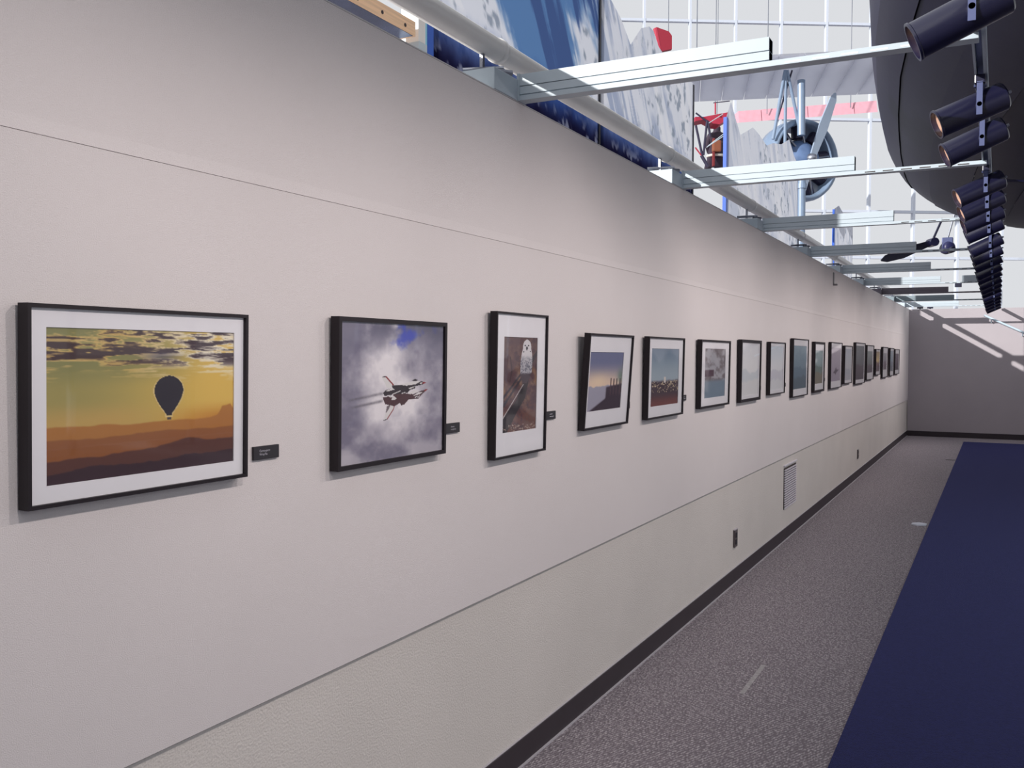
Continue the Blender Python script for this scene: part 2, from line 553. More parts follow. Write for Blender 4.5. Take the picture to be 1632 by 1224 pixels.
def p_owl(u, t):
    X = 70 + u * 360; Y = 118 + t * 1015
    n = fbm(u * 4 + 5, t * 7, 6); n2 = fbm(u * 9 + 60, t * 20, 5)
    c = mix(flat((92, 66, 72), u), (150, 116, 92), sm(.38, .68, n) * (.35 + .65 * np.exp(-((t - .5) / .22) ** 2)))
    c = mix(c, (70, 50, 60), sm(.55, .7, n2) * .5)
    c = mix(c, (120, 78, 70), sm(.6, .8, t) * sm(.5, .62, fbm(u * 16, t * 34 + 3, 4)) * .6)
    c[(np.abs(X - 150 - 10 * np.sin(Y / 60)) < 6) & (Y > 330) & (Y < 600)] = (72, 54, 58)
    c[inpoly(X, Y, [(285, 600), (342, 590), (305, 780), (205, 960), (110, 1150), (55, 1165), (55, 1000), (210, 800)])] = (50, 44, 50)
    for k, (x0, x1, y1) in enumerate(((215, 62, 880), (170, 62, 790))):
        c[np.abs((X - x0) + (Y - 640) * (x0 - x1) / (y1 - 640)) < 12] = (60, 52, 60)
    e = np.abs((X - 280) + (Y - 640) * (215 / 360.)) < 4 + 6 * (n2 - .4)
    c[e & (Y > 630)] = (196, 188, 190)
    w = np.interp(Y, [150, 175, 205, 250, 300, 400, 500, 560, 620], [8, 34, 42, 44, 56, 64, 62, 46, 24])
    cx = np.interp(Y, [150, 300, 500, 620], [318, 318, 311, 300])
    body = (np.abs(X - cx) < w) & (Y > 150) & (Y < 620)
    sp = sm(.45, .6, fbm(u * 40, t * 90, 3))
    bc_ = mix(flat((226, 220, 224), u), (112, 112, 126), sm(300, 400, Y) * (.35 + .6 * sp))
    bc_ = mix(bc_, (74, 62, 72), sm(500, 530, Y))
    c = np.where(body[..., None], bc_, c)
    for x, y, r in ((297, 213, 7), (333, 213, 7), (282, 282, 6), (355, 278, 5)):
        c[np.hypot(X - x, (Y - y) * .8) < r] = (40, 36, 44)
    c[(np.abs(X - 316) < 12 - np.abs(Y - 243) * .45) & (np.abs(Y - 243) < 22)] = (52, 50, 60)
    c[(Y > 1050) & (fbm(u * 30 + 4, t * 70, 3) > .62)] = (170, 150, 140)
    return c

def p_sunset(u, t):
    c = mix(flat((118, 122, 156), u), (236, 206, 186), sm(.15, .58, t))
    c = mix(c, (250, 222, 190), np.exp(-((u - .3) / .3) ** 2 - ((t - .5) / .12) ** 2) * .7)
    r = .58 + .02 * (fbm(u * 6, u * 0, 4) - .5) * 4
    c = mix(c, (170, 166, 184), sm(0, .02, t - r))
    c = mix(c, (64, 50, 64), sm(-.02, .02, t - (1.02 - .42 * u)) )
    c = mix(c, (64, 50, 64), sm(.5, .56, u) * sm(-.02, .02, t - .66 + .1 * u))
    for x in (.66, .75, .84, .95):
        c[(np.abs(u - x) < .018) & (t > .46 + .04 * (x - .66)) & (t < .75)] = (88, 66, 76)
    c = mix(c, (92, 122, 112), .7 * np.exp(-((u - .95) / .1) ** 2 - ((t - .42) / .12) ** 2))
    return c

def p_city(u, t):
    c = mix(flat((120, 140, 162), u), (166, 180, 192), sm(0, .5, t))
    c = mix(c, (70, 52, 64), sm(.54, .60, t + .02 * (fbm(u * 12, u * 0, 4) - .5)))
    c = mix(c, (120, 66, 64), sm(.76, .95, t))
    li = (fbm(u * 45, t * 60, 2) > .70) & (t > .56) & (t < .76)
    c[li] = (238, 216, 180)
    c[(np.abs(u - .5) < .03) & (t > .5) & (t < .6)] = (226, 216, 208)
    return c

def p_misty(u, t):
    n = fbm(u * 5, t * 9, 5)
    c = mix(flat((118, 108, 112), u), (170, 168, 176), sm(.35, .65, n))
    c = mix(c, (82, 56, 70), sm(.42, .45, t) * (1 - sm(.55, .58, t)) * (u < .45))
    c = mix(c, (120, 138, 156), sm(.6, .7, t))
    return c

def landscape(sky0, sky1, land, land2, hor, seed, sun=None):
    def f(u, t):
        c = mix(flat(sky0, u), sky1, sm(0, hor, t))
        n = fbm(u * 4 + seed, t * 8 + seed, 5)
        c = mix(c, sky1, sm(.5, .7, n) * .5)
        r = ridge(u, hor, .08, 4, seed)
        c = mix(c, land, sm(0, .03, t - r))
        r2 = ridge(u, hor + .2, .08, 5, seed + 9)
        c = mix(c, land2, sm(0, .03, t - r2))
        if sun:
            c = mix(c, sun, np.exp(-((u - .5) / .25) ** 2 - ((t - hor + .05) / .12) ** 2))
        return c
    return f

def p_small_plane(u, t):
    c = mix(flat((196, 186, 200), u), (172, 160, 178), t)
    c[inpoly(u, t, [(.25, .74), (.45, .66), (.55, .58), (.62, .66), (.85, .66), (.6, .74), (.5, .82), (.42, .76)])] = (78, 66, 82)
    return c

# y0, y1, z0, z1, side/top/bottom margins of the white mat (None = no mat), face width, lean, painter, grid, label
PICS = [
 (1.079, 1.631, 1.266, 1.640, (1.122, 1.595, 1.3055, 1.5975), .0075, .005, p_balloon, (260, 170), 'wide black framed photograph of a hot air balloon over golden desert hills'),
 (1.965, 2.506, 1.240, 1.650, None, .012, .005, p_jets, (280, 240), 'black framed photograph of two jets flying together against pale clouds'),
 (2.827, 3.239, 1.185, 1.701, (2.898, 3.166, 1.274, 1.6145), .0075, .009, p_owl, (120, 250), 'tall black framed photograph of a white owl perched on a branch'),
 (3.610, 4.137, 1.233, 1.645, (3.648, 4.040, 1.311, 1.5655), .009, .028, p_sunset, (90, 90), 'black framed sunset photograph leaning forward off the wall right of the owl'),
 (4.409, 4.999, 1.229, 1.645, (4.475, 4.925, 1.292, 1.586), .009, .008, p_city, (90, 80), 'black framed photograph of city lights at dusk above a dark red shore'),
 (5.334, 5.997, 1.238, 1.645, (5.440, 5.905, 1.296, 1.593), .012, .006, p_misty, (60, 60), 'black framed misty grey landscape photograph, next after the city lights'),
 (6.295, 6.886, 1.233, 1.661, (6.345, 6.836, 1.275, 1.630), .020, .005, landscape((236, 236, 242), (246, 244, 246), (222, 226, 232), (236, 234, 236), .5, 3), (40, 40), 'wide-rimmed black frame with a white glass reflection painted over its picture, seventh along the wall'),  # white reflection on the glass put into the print colours
 (7.197, 7.760, 1.251, 1.658, (7.245, 7.712, 1.285, 1.625), .008, .004, landscape((226, 234, 244), (244, 244, 248), (222, 220, 230), (236, 236, 240), .55, 8), (40, 40), 'thin black frame with a pale glass reflection painted into its picture, eighth along the wall'),  # print colours carry the pale reflection seen in this glass
 (8.095, 8.798, 1.198, 1.700, (8.150, 8.745, 1.265, 1.640), .008, .004, landscape((150, 170, 184), (120, 144, 160), (100, 124, 142), (86, 106, 120), .5, 14), (40, 40), 'tallest frame of the far row, with a slate blue picture, above the wall vent'),
 (9.131, 9.699, 1.203, 1.687, (9.200, 9.630, 1.285, 1.605), .022, .004, landscape((180, 200, 204), (150, 172, 176), (112, 134, 128), (132, 124, 106), .45, 19), (30, 30), 'broad grey-rimmed frame with a green and tan landscape, tenth along the wall'),
 (10.094, 10.858, 1.209, 1.697, (10.16, 10.79, 1.285, 1.640), .008, .004, p_small_plane, (40, 40), 'frame with a lilac picture of one small dark aircraft'),
 (11.078, 11.686, 1.236, 1.672, (11.13, 11.63, 1.275, 1.635), .009, .004, landscape((190, 196, 210), (206, 208, 214), (180, 184, 196), (190, 190, 200), .6, 27), (24, 24), 'frame with a pale blue grey picture, just beyond the lilac aircraft'),
 (11.977, 12.876, 1.207, 1.720, (12.03, 12.82, 1.260, 1.680), .009, .004, landscape((120, 126, 130), (98, 102, 106), (76, 58, 70), (66, 50, 62), .55, 33), (24, 24), 'large frame with a dark stormy picture, largest of the farthest group'),
 (13.077, 13.827, 1.234, 1.701, (13.17, 13.73, 1.330, 1.620), .009, .004, landscape((150, 160, 160), (120, 128, 126), (86, 74, 82), (70, 54, 66), .6, 37), (20, 20), 'frame with a small dark green picture in a wide white mat'),
 (14.083, 14.657, 1.283, 1.656, (14.15, 14.59, 1.335, 1.620), .008, .004, landscape((160, 140, 110), (226, 196, 130), (110, 76, 76), (92, 60, 70), .5, 41, (244, 214, 140)), (20, 20), 'smallest far frame, with a golden sunset picture'),
 (14.966, 15.684, 1.226, 1.695, (15.09, 15.56, 1.350, 1.600), .012, .004, landscape((176, 172, 180), (150, 146, 156), (110, 92, 104), (92, 72, 84), .5, 47), (20, 20), 'thick black frame with a grey picture, third from the far corner'),
 (16.026, 16.633, 1.236, 1.687, (16.10, 16.56, 1.310, 1.640), .010, .004, landscape((170, 186, 200), (150, 168, 184), (120, 132, 150), (110, 116, 130), .5, 53), (20, 20), 'frame with a faint blue picture, second from the far corner'),
 (16.842, 17.594, 1.247, 1.674, (16.93, 17.50, 1.320, 1.600), .009, .004, landscape((110, 96, 112), (96, 80, 96), (84, 64, 80), (70, 52, 66), .5, 59), (20, 20), 'frame with a dark purple picture, nearest the far corner'),
]
DEPTH = 0.028
for i, (y0, y1, z0, z1, win, fw, lean, fn, grid, label) in enumerate(PICS):
    h = z1 - z0
    root = empty('framed_picture', (0.003, y0, z0), (0, math.atan2(lean, h), 0))
    tag(root, label, 'picture', 'framed photographs along the left wall')
    w = y1 - y0
    D = DEPTH
    q = MB()
    q.box(0, D, 0, fw, 0, h); q.box(0, D, w - fw, w, 0, h)
    q.box(0, D, fw, w - fw, 0, fw); q.box(0, D, fw, w - fw, h - fw, h)
    q.build('frame', M_BLACK, root)
    MB().box(0.002, 0.006, fw, w - fw, fw, h - fw).build('backing', M_PLAQ, root)
    if win:
        a0, a1, b0, b1 = win[0] - y0, win[1] - y0, win[2] - z0, win[3] - z0
        x0, x1 = 0.0165, 0.019
        q = MB()
        q.box(x0, x1, fw, a0, fw, h - fw); q.box(x0, x1, a1, w - fw, fw, h - fw)
        q.box(x0, x1, a0, a1, fw, b0); q.box(x0, x1, a0, a1, b1, h - fw)
        q.build('mat_board', M_MATB, root)
        a0 -= .003; a1 += .003; b0 -= .003; b1 += .003
        px = 0.0160
    else:
        a0, a1, b0, b1 = fw, w - fw, fw, h - fw
        px = 0.020
    me = print_mesh('print', fn, grid[0], grid[1], lambda u, t: (u * 0 + px, a0 + (a1 - a0) * u, b1 - (b1 - b0) * t))
    obj('print', me, mat_print(), root)
    me = bpy.data.meshes.new('glass_pane')
    gx = 0.0235
    me.from_pydata([(gx, fw, fw), (gx, w - fw, fw), (gx, w - fw, h - fw), (gx, fw, h - fw)], [], [(0, 1, 2, 3)])
    obj('glass_pane', me, M_GLASS, root)

# ------------------------------------------------------------------ name plaques
def text_mesh(s, size):
    cu = bpy.data.curves.new('lettering', 'FONT')
    cu.body = s
    cu.size = size
    o = bpy.data.objects.new('lettering', cu)
    COL.objects.link(o)
    dg = bpy.context.evaluated_depsgraph_get()
    me = bpy.data.meshes.new_from_object(o.evaluated_get(dg))
    bpy.data.objects.remove(o)
    return me
NAMES = ['balloon', 'jets', 'owl', 'leaning sunset', 'city lights', 'misty landscape', 'reflection-whitened seventh', 'reflection-paled eighth', 'slate blue', 'green and tan']
PR = [1.764, 2.631, 3.378, 4.224, 5.133, 6.088, 7.003, 7.909, 8.944, 9.881]
for i, yr in enumerate(PR):
    r = empty('name_plaque', (0.0005, yr - .087, 1.297))
    tag(r, 'small black name plaque beside the %s picture' % NAMES[i], 'plaque', 'name plaques')
    MB().box(0, 0.007, 0, .087, 0, .032, .0008).build('board', M_PLAQ, r)
    if i < 2:
        for k, s in enumerate((('Camouparc', "Wray'Ra"), ('Airman', 'w.wg/mart'))[i]):
            me = text_mesh(s, (.0078, .0074)[i])
            T = obj('lettering', me, M_TXT, r)
            T.matrix_local = Matrix(((0, 0, 1, .0074), (1, 0, 0, (.018, .030)[i]), (0, 1, 0, .0185 - .0085 * k), (0, 0, 0, 1)))
    elif i < 5:
        for k in range(2):
            MB().box(.0071, .0074, .03, .055 + .012 * k, .0195 - .009 * k, .0213 - .009 * k).build('lettering', M_TXT, r)

# ------------------------------------------------------------------ crossbars over the gallery, pipe
ORD = ['nearest', 'second', 'third', 'fourth', 'fifth', 'sixth', 'seventh', 'eighth', 'ninth']
for k in range(9):
    y = 3.053 + 1.99 * k
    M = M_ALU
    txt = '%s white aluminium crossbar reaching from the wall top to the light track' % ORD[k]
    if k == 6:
        M = M_ALUD; txt = 'crossbar coloured dark grey as if backlit, above the far pictures'
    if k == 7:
        M = M_ALUG; txt = 'crossbar coloured grey green as if backlit, second from the far wall'
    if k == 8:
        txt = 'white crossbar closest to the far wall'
    r = empty('crossbar', (0, y, TOP + .004))
    tag(r, txt, 'crossbar', 'crossbars over the gallery')
    MB().box(-.14, .0, -.18, -.004, 0, .076, .003).build('post_block', M, r)
    q = MB()
    q.box(.002, .9, .000, .05, .0225, .050); q.box(.002, .9, -.002, .052, .0525, .094); q.box(.002, .9, .006, .046, .019, .092)
    q.build('beam', M, r)
    MB().box(-.004, .0065, -.0045, .054, -.001, .097).build('end_flange', M, r)
    fb = MB().box(.002, 1.5, -.001, .051, .0, .0185, .0015).build('flat_bar', M, r)
    for j in range(6):
        MB().box(.95 + .085 * j, 1.0 + .085 * j, -.0016, -.0008, .004, .009).build('slot', M_GROOVE if k else M_PIPE, fb)
    if k == 5:
        MB().box(1.14, 1.42, -.002, .052, .0195, .094).build('beam_stub', M, r)
        MB().box(1.06, 1.14, -.01, .05, -.05, -.0005, .004).build('clip', M_CAN, r)
    q = MB()
    q.box(-.135, -.06, -.13, -.05, .0762, .084, .002)
    q.box(-.106, -.094, -.098, -.082, .084, .157)
    q.tube([(-.16, -.125, .098), (-.03, -.055, .106)], .009, 8)
    q.tube([(-.05, -.085, .09), (-.012, -.03, .092)], .012, 8)
    q.build('pipe_clamp', M_STEEL, r)
q = MB().tube([(-.1, -2, 2.675), (-.1, 20.2, 2.675)], .042, 24)
for k in range(12):
    q.tube([(-.1, -.9 + 1.99 * k - .012, 2.675), (-.1, -.9 + 1.99 * k + .012, 2.675)], .046, 24)
pipe = q.build('pipe', M_PIPE, smooth=True)
tag(pipe, 'long cream painted pipe running above the top of the wall', 'pipe')

# ------------------------------------------------------------------ light track and spotlights
tr = empty('light_track', (1.496, .6, 2.4935))
tag(tr, 'grey light track carrying the row of black spotlights', 'track')
q = MB()
q.box(-.0175, -.0105, 0, 19, 0, .034); q.box(.0105, .0175, 0, 19, 0, .034); q.box(-.0175, .0175, 0, 19, .0285, .034)
q.build('channel', M_ALU, tr)
MB().box(.0178, .0225, 0, 19, .0, .044).build('side_rail', M_ALU, tr)
MB().box(-.008, .008, 0, 19, .026, .028).build('conductor', M_STEEL, tr)

def make_spot():
    r = empty('track_spotlight')
    MB().box(-.016, .016, -.045, .045, -.028, .002, .003).build('adapter', M_CAN, r)
    q = MB()
    q.box(-.009, .009, -.058, -.053, -.135, -.028); q.box(-.009, .009, -.058, .0, -.030, -.025)
    q.tube([(0, 0, -.03), (0, 0, -.022)], .02, 14)
    q.build('yoke', M_YOKE, r)
    return r
def spot_can(r, direction):
    d = Vector(direction).normalized()
    zq = d.to_track_quat('Z', 'Y').to_matrix().to_4x4()
    c = empty('tmp'); bpy.data.objects.remove(c)
    base = Matrix.Translation(Vector((0, 0, -.095)) + d * .035) @ zq
    q = MB()
    q.lathe([(0.0, -.118), (.044, -.118), (.048, -.113), (.048, .105), (.0505, .107), (.0505, .113), (.044, .113), (.044, .06), (0.0, .055)], 28, base)
    can = q.build('can', M_CAN, r, smooth=False)
    for p in can.data.polygons:
        p.use_smooth = True
    can.data.set_sharp_from_angle(angle=math.radians(35))
    q = MB().lathe([(0, .084), (.030, .084), (.043, .092), (.043, .096), (0, .09)], 20, base)
    q.build('lamp', MATS.get('warm_lamp') or mat_emit('warm_lamp', (206, 164, 142), 0.4), can)
    q = MB()
    q.tube([base @ Vector((.03, 0, -.117)), base @ Vector((.03, 0, -.13))], .006, 8)
    for s in (-1, 1):
        q.tube([Vector((0, s * .046, -.1)), Vector((0, s * .058, -.1))], .008, 10)
    q.build('knob', M_STEEL, can)
    ld = bpy.data.lights.new('spot_beam', 'SPOT')
    ld.energy = SPOT_POWER; ld.color = SPOT_COL
    ld.spot_size = math.radians(100); ld.spot_blend = 0.9; ld.shadow_soft_size = 0.035
    lo = bpy.data.objects.new('spot_beam', ld)
    COL.objects.link(lo)
    lo.parent = r
    bd = (d + Vector((0, 0, -.30))).normalized()
    lo.matrix_local = Matrix.Translation(Vector((0, 0, -.095)) + d * .152) @ bd.to_track_quat('-Z', 'Y').to_matrix().to_4x4()

SY = [.95, 1.75, 2.58, 3.56, 4.08, 5.22, 5.78, 6.35, 6.92, 7.85, 8.6, 9.35, 10.2, 10.87, 11.8, 12.6, 13.5, 14.4, 15.3, 16.2, 17.2, 18.2]  # first two are added lamps out of view, brightening the near pictures
AIM = [1.0, 1.5, 2.15, 2.25, 3.05, 3.9, 4.7, 5.6, 6.6, 7.5, 8.45, 9.4, 10.5, 11.4, 11.9, 12.5, 13.4, 14.4, 15.3, 16.3, 17.2, 17.6]
SORD = ['overhead unseen', 'overhead', 'nearest', 'second', 'third', 'fourth', 'fifth', 'sixth', 'seventh', 'eighth', 'ninth', 'tenth', 'eleventh', 'twelfth', 'thirteenth', 'fourteenth', 'fifteenth', 'sixteenth', 'seventeenth', 'eighteenth', 'nineteenth', 'last']
rng = random.Random(4)
for i, y in enumerate(SY):
    r = make_spot()
    r.location = (1.496, y, 2.4925)
    tag(r, ('added out-of-view black spotlight above the left end of the balloon picture, over the viewer' if i == 0 else 'added out-of-view black spotlight between the balloon and jets pictures, over the viewer') if i < 2
        else '%s black cylindrical spotlight from the camera on the light track' % SORD[i], 'spotlight', 'track spotlights')
    spot_can(r, (-1.45, (AIM[i] - y) * .35 + rng.uniform(-.05, .05), -.66 + rng.uniform(-.05, .05)))
tag(MB().tube([(1.521, 5.5, 2.51), (1.56, 5.52, 2.47), (2.2, 5.75, 2.425), (3.4, 6.1, 2.45)], .006, 8).build('power_cable', M_CAN), 'thin black cable leading right from the light track', 'cable')

# ------------------------------------------------------------------ small wall fittings
def outlet(y, z, label):
    r = empty('power_outlet', (-.0119, y, z))
    tag(r, label, 'outlet', 'wall outlets')
    MB().box(0, .012, 0, .08, 0, .117, .0015).build('cover_plate', mat('outlet_brown', (92, 84, 86), .5), r)
    for k in range(2):
        s = MB().box(.0121, .0155, .022, .058, .018 + .046 * k, .052 + .046 * k, .002).build('socket', M_PLAQ, r)
    MB().box(.0, .0125, 0.0, .08, .1172, .123).build('pale_top_strip', M_CAULK_HILITE, r)  # pale strip above the cover plate
outlet(6.30, .246, 'brown power outlet low on the wall, nearer than the vent')
outlet(12.56, .243, 'power outlet low on the wall, beyond the vent')
v = empty('wall_vent', (-.0119, 7.965, .262))
tag(v, 'white slatted vent grille low on the left wall', 'vent')
MB().box(0, .004, 0, .52, 0, .345).build('back_plate', M_GROOVE, v)
sl = None
for k in range(17):
    if sl is None:
        q = MB()
        q.box(.0042, .0125, .01, .51, 0, .0095)
        sl = q.build('slat', mat('vent_white', (226, 222, 230), .5), v)
        o = sl
    else:
        o = sl.copy(); COL.objects.link(o); o.parent = v
    o.location = (0, 0, .006 + .0198 * k)
MB().box(0, .014, -.01, .53, .362, .374, .002).build('top_rail', MATS['vent_white'], v)
q = MB().box(-.004, .006, 0, .05, 0, .125).box(-.004, .04, 0, .05, -.012, 0.004)
hk = q.build('wall_hook', mat('hook_grey', (120, 116, 118), .5)); hk.location = (.0, 10.355, 2.31)
tag(hk, 'small grey L-shaped hook high on the left wall', 'hook')

# ------------------------------------------------------------------ marks on the floor
q = MB().prism([(.878, 9.30, .0005), (.93, 9.26, .0005), (1.0, 9.30, .0005), (1.01, 9.37, .0005), (.94, 9.41, .0005), (.89, 9.37, .0005)], (0, 0, .012))
tag(q.build('paper_scrap', mat('paper_white', (220, 224, 236), .7)), 'scrap of white paper at the edge of the blue carpet', 'paper')
tag(MB().box(.540, .562, 4.25, 4.70, .0003, .002).build('tape_strip', mat('tape_grey', (168, 164, 166), .7, var=.2, vscale=40)), 'pale strip of tape stuck on the grey carpet', 'tape')
tag(MB().box(.886, 1.015, 15.42, 15.50, .0003, .003).build('floor_slot', M_BASE), 'dark flat slot cover in the far grey carpet', 'floor slot')

# ------------------------------------------------------------------ mountain murals beyond the wall
MX = -1.15
def p_mount(pale, seed):
    def f(y, z):
        n = fbm(y * 1.1 + seed + (z - 3) * 1.2, (z - 3) * .9 - y * .35, 6)
        st = fbm((y + (z - 3.2) * .62) * 5.5 + seed, (z - 3.2) * .7 + seed, 5)
        sp = fbm(y * 14 + seed, z * 11, 4)
        c = mix(flat(np.array((92, 128, 176)) * (1 - pale) + np.array((176, 194, 218)) * pale, y), (214, 218, 228), sm(.44, .60, n + pale * .22))
        c = mix(c, (70, 92, 140), sm(.52, .60, st) * (1 - sm(.5, .68, n)) * (1 - pale * .85))
        c = mix(c, (226, 228, 234), sm(.56, .62, 1 - st + .0) * sm(.4, .5, n) * .7)
        c = mix(c, (120, 132, 150), sm(.60, .68, sp) * sm(.5, .6, n) * .7)
        if pale < .8:
            dz = z - (3.30 + .08 * (fbm(y * 9, z * 6, 4) - .5))
            d = 1 - sm(-.02, .22, dz)
            c = mix(c, (48, 74, 140), d * .8)
            c = mix(c, (18, 16, 40), 1 - sm(-.18, .06, dz))
            fro = sm(.58, .66, fbm(y * 12 + 5, z * 14, 4)) * np.exp(-((z - 3.14) / .10) ** 2)
            c = mix(c, (150, 156, 176), fro * .7)
        return c
    return f
def mural(name, y0, y1, prof, fn, label, edge=None):
    r = empty(name, (MX, y0, 0))
    tag(r, label, 'mural', 'mountain mural panels')
    ys = [a for a, b in prof]; zs = [b for a, b in prof]
    nu, nv = 150, 130
    def P(u, t):
        y = y0 + (y1 - y0) * u
        tp = np.interp(y, ys, zs)
        return u * 0 + .0, y - y0, 2.2 + (tp - 2.2) * (1 - t)
    def col(u, t):
        x, yy, z = P(u, t)
        return fn(yy + y0, z)
    me = print_mesh('printed_face', col, nu, nv, P)
    obj('printed_face', me, mat_banner(), r)
    q = MB()
    q.box(-.03, -.003, 0, .025, 0, prof[0][1] - .01); q.box(-.03, -.003, y1 - y0 - .025, y1 - y0, 0, prof[-1][1] - .01)
    q.box(-.03, -.003, .025, y1 - y0 - .025, 2.2, 2.23); q.box(-.03, -.003, .025, y1 - y0 - .025, 0, .04)
    q.build('stretcher_frame', mat('panel_edge', (70, 74, 96), .6), r)
    if edge:
        MB().box(-.034, .004, -.006, .055 if edge is True else .07, 0, prof[0][1] - .01).build('edge_strip', mat('bright_blue_edge', (30, 92, 200), .4), r)
        if edge is True:
          MB().box(-.036, .003, -.035, -.007, 0, prof[0][1] - .01).build('edge_light', mat('cyan_edge', (150, 214, 240), .4), r)
    return r
def jag(y, amp, s):
    return amp * (float(fbm(np.array(y * 3.0 + s), np.array(s * 1.0), 5)) - .5)
prof1 = [(y, 4.75 + jag(y, .6, 1)) for y in np.linspace(4.235, 6.625, 30)]
mural('mountain_mural', 4.235, 6.625, prof1, p_mount(0.0, 1.0), 'blue mountain mural panel with bright blue edge, left of the black seam', True)
rd2 = [(6.65, 4.42), (6.876, 4.30), (7.081, 4.23), (7.3, 4.09), (7.401, 4.178), (7.551, 4.301), (7.756, 4.38), (7.872, 4.373), (8.01, 4.278), (8.464, 4.208), (9.066, 4.23)]
mural('mountain_mural', 6.65, 9.066, rd2, p_mount(0.75, 47.0), 'snowy mountain cut-out panel between the black seam and the mannequin')
MB_s = MB().box(MX - .03, MX + .006, 6.627, 6.648, 0, 4.9).build('seam_post', mat('seam_black', (38, 38, 52), .5))
tag(MB_s, 'thin black post between the two blue mountain panels', 'post')
rp = MB().box(MX - .03, MX + .004, 9.068, 9.095, 0, 4.22).build('seam_post', MATS['seam_black'])
tag(rp, 'thin black post at the right end of the snowy panel', 'post')
rd3 = [(10.336, 4.199), (10.518, 4.401), (10.662, 4.308), (10.962, 4.123), (11.324, 4.251), (11.577, 4.343), (11.847, 4.331), (12.348, 4.276), (12.721, 4.383), (13.242, 4.471), (13.796, 4.653), (14.179, 4.475), (14.473, 4.419)]
mural('mountain_mural', 10.336, 14.473, rd3, p_mount(1.0, 12.0), 'pale white mountain cut-out in front of the aircraft engine', 'plain')
rd4 = [(17.98, 4.25), (18.5, 4.38), (19.2, 4.3), (19.8, 4.42), (20.4, 4.3)]
mural('mountain_mural', 17.98, 20.4, rd4, p_mount(1.0, 21.0), 'farthest pale mountain panel near the end of the wall', 'plain')

# wooden beam over a metal box, left of the blue edge
r = empty('timber_beam', (-.4, .8, 2.745))
tag(r, 'pale pine beam with dark bolt holes above the wall top', 'beam')
MB().box(-.09, 0, 0, 2.185, 0, .055, .002).build('timber', mat('pine_wood', (244, 204, 168), .6, var=.12, vscale=4, stretch=(30, 1, 30)), r)
for k in range(9):
    MB().tube([(-.001, 2.115 - .145 * k, .022), (.0015, 2.115 - .145 * k, .022)], .007, 10).build('bolt_hole', M_BASE, r)
MB().box(-.085, -.002, 0, 2.17, -.0015, -.0003).build('underside', mat('blue_tin', (96, 108, 138), .25, metal=.6, var=.35, vscale=6), r)
r2 = empty('white_post', (-.45, 3.02, 0))
tag(r2, 'white post at the end of the pine beam', 'post')
MB().box(-.04, .04, 0, .05, 0, 3.0, .004).build('shaft', M_PIPE, r2)
MB().box(-.045, .045, -.004, .054, 2.70, 2.74, .002).build('collar', M_ALU, r2)

# ------------------------------------------------------------------ glazed wall of the hall
gd = Vector(CR * math.cos(math.radians(2.6)) + CF * math.sin(math.radians(2.6))); gd.z = 0; gd.normalize()
gn = Vector((-gd.y, gd.x, 0))
GO = at(1238, 569, 30.0); GO.z = 0
ang = math.atan2(gd.y, gd.x)
win = empty('window_1', GO, (0, 0, ang))
win['kind'] = 'structure'
SP = 1.46
HZ = [0.0, 4.68, 6.15, 9.06, 12.07, 15.0]
vm = None
for k in range(-6, 13):
    if vm is None:
        vm = MB().box(-.035, .035, -.08, .08, 0, 15.0).build('mullion', M_MULL, win); o = vm
    else:
        o = vm.copy(); COL.objects.link(o); o.parent = win
    o.location = (k * SP, 0, 0)
for z in HZ:
    MB().box(-6 * SP - .05, 12 * SP + .05, -.07, .07, z, z + .08).build('transom', M_MULL, win)
for j in range(5):
    gm = None
    for k in range(-6, 12):
        if gm is None:
            me = bpy.data.meshes.new('pane')
            me.from_pydata([(.05, 0, HZ[j] + .11), (SP - .05, 0, HZ[j] + .11), (SP - .05, 0, HZ[j + 1]), (.05, 0, HZ[j + 1])], [], [(0, 1, 2, 3)])
            gm = obj('pane', me, M_PANE, win); o = gm
        else:
            o = gm.copy(); COL.objects.link(o); o.parent = win
        o.location = (k * SP, 0, 0)

# ------------------------------------------------------------------ hanging biplane with radial engine
M_SKIN = mat_cloth('silver_fabric', (226, 228, 236))
M_COWL = mat('blue_grey_cowling', (132, 152, 178), .35, var=.05)
M_DARK = mat('dark_engine_metal', (44, 40, 66), .5)
DP = 17.0
ec = at(1272, 258, DP)
fdir = Vector(CF); fdir.z = 0; fdir.normalize()
rdir = Vector(CR); rdir.z = 0; rdir.normalize()
nose = (-fdir * .92 + rdir * .38).normalized()
bp = empty('biplane', ec)
tag(bp, 'silver biplane with an open ring cowling hanging in the glass hall', 'aircraft')
nm = nose.to_track_quat('Z', 'Y').to_matrix().to_4x4()
RAD = 65 / F_PX * DP
q = MB().lathe([(RAD * .80, -.32), (RAD * .95, -.30), (RAD, -.1), (RAD, .16), (RAD * .96, .24), (RAD * .90, .26), (RAD * .86, .2), (RAD * .84, -.1), (RAD * .80, -.32)], 40, nm)
q.build('cowling_ring', M_COWL, bp, True)
q = MB().lathe([(0, .36), (.12, .34), (.26, .26), (.36, .1), (.40, -.1), (.40, -.4), (.36, -.9), (.22, -1.7), (.1, -2.2), (0, -2.25)], 28, nm)
q.build('fuselage', mat('blue_nose', (96, 120, 160), .4, var=.15), bp, True)
for k in range(9):
    a = 2 * math.pi * (k + .3) / 9
    p0 = nm @ Vector((.3 * math.cos(a), .3 * math.sin(a), .0)); p1 = nm @ Vector((RAD * .85 * math.cos(a), RAD * .85 * math.sin(a), .0))
    MB().tube([p0, p0.lerp(p1, .3), p0.lerp(p1, .32), p1], [.07, .075, .12, .12], 12).build('cylinder', M_DARK, bp)
    MB().tube([p1 + (nm @ Vector((0, 0, .1))) * 1, p0 + (nm @ Vector((0, 0, .18)))], .018, 8).build('push_rod', M_STEEL, bp)
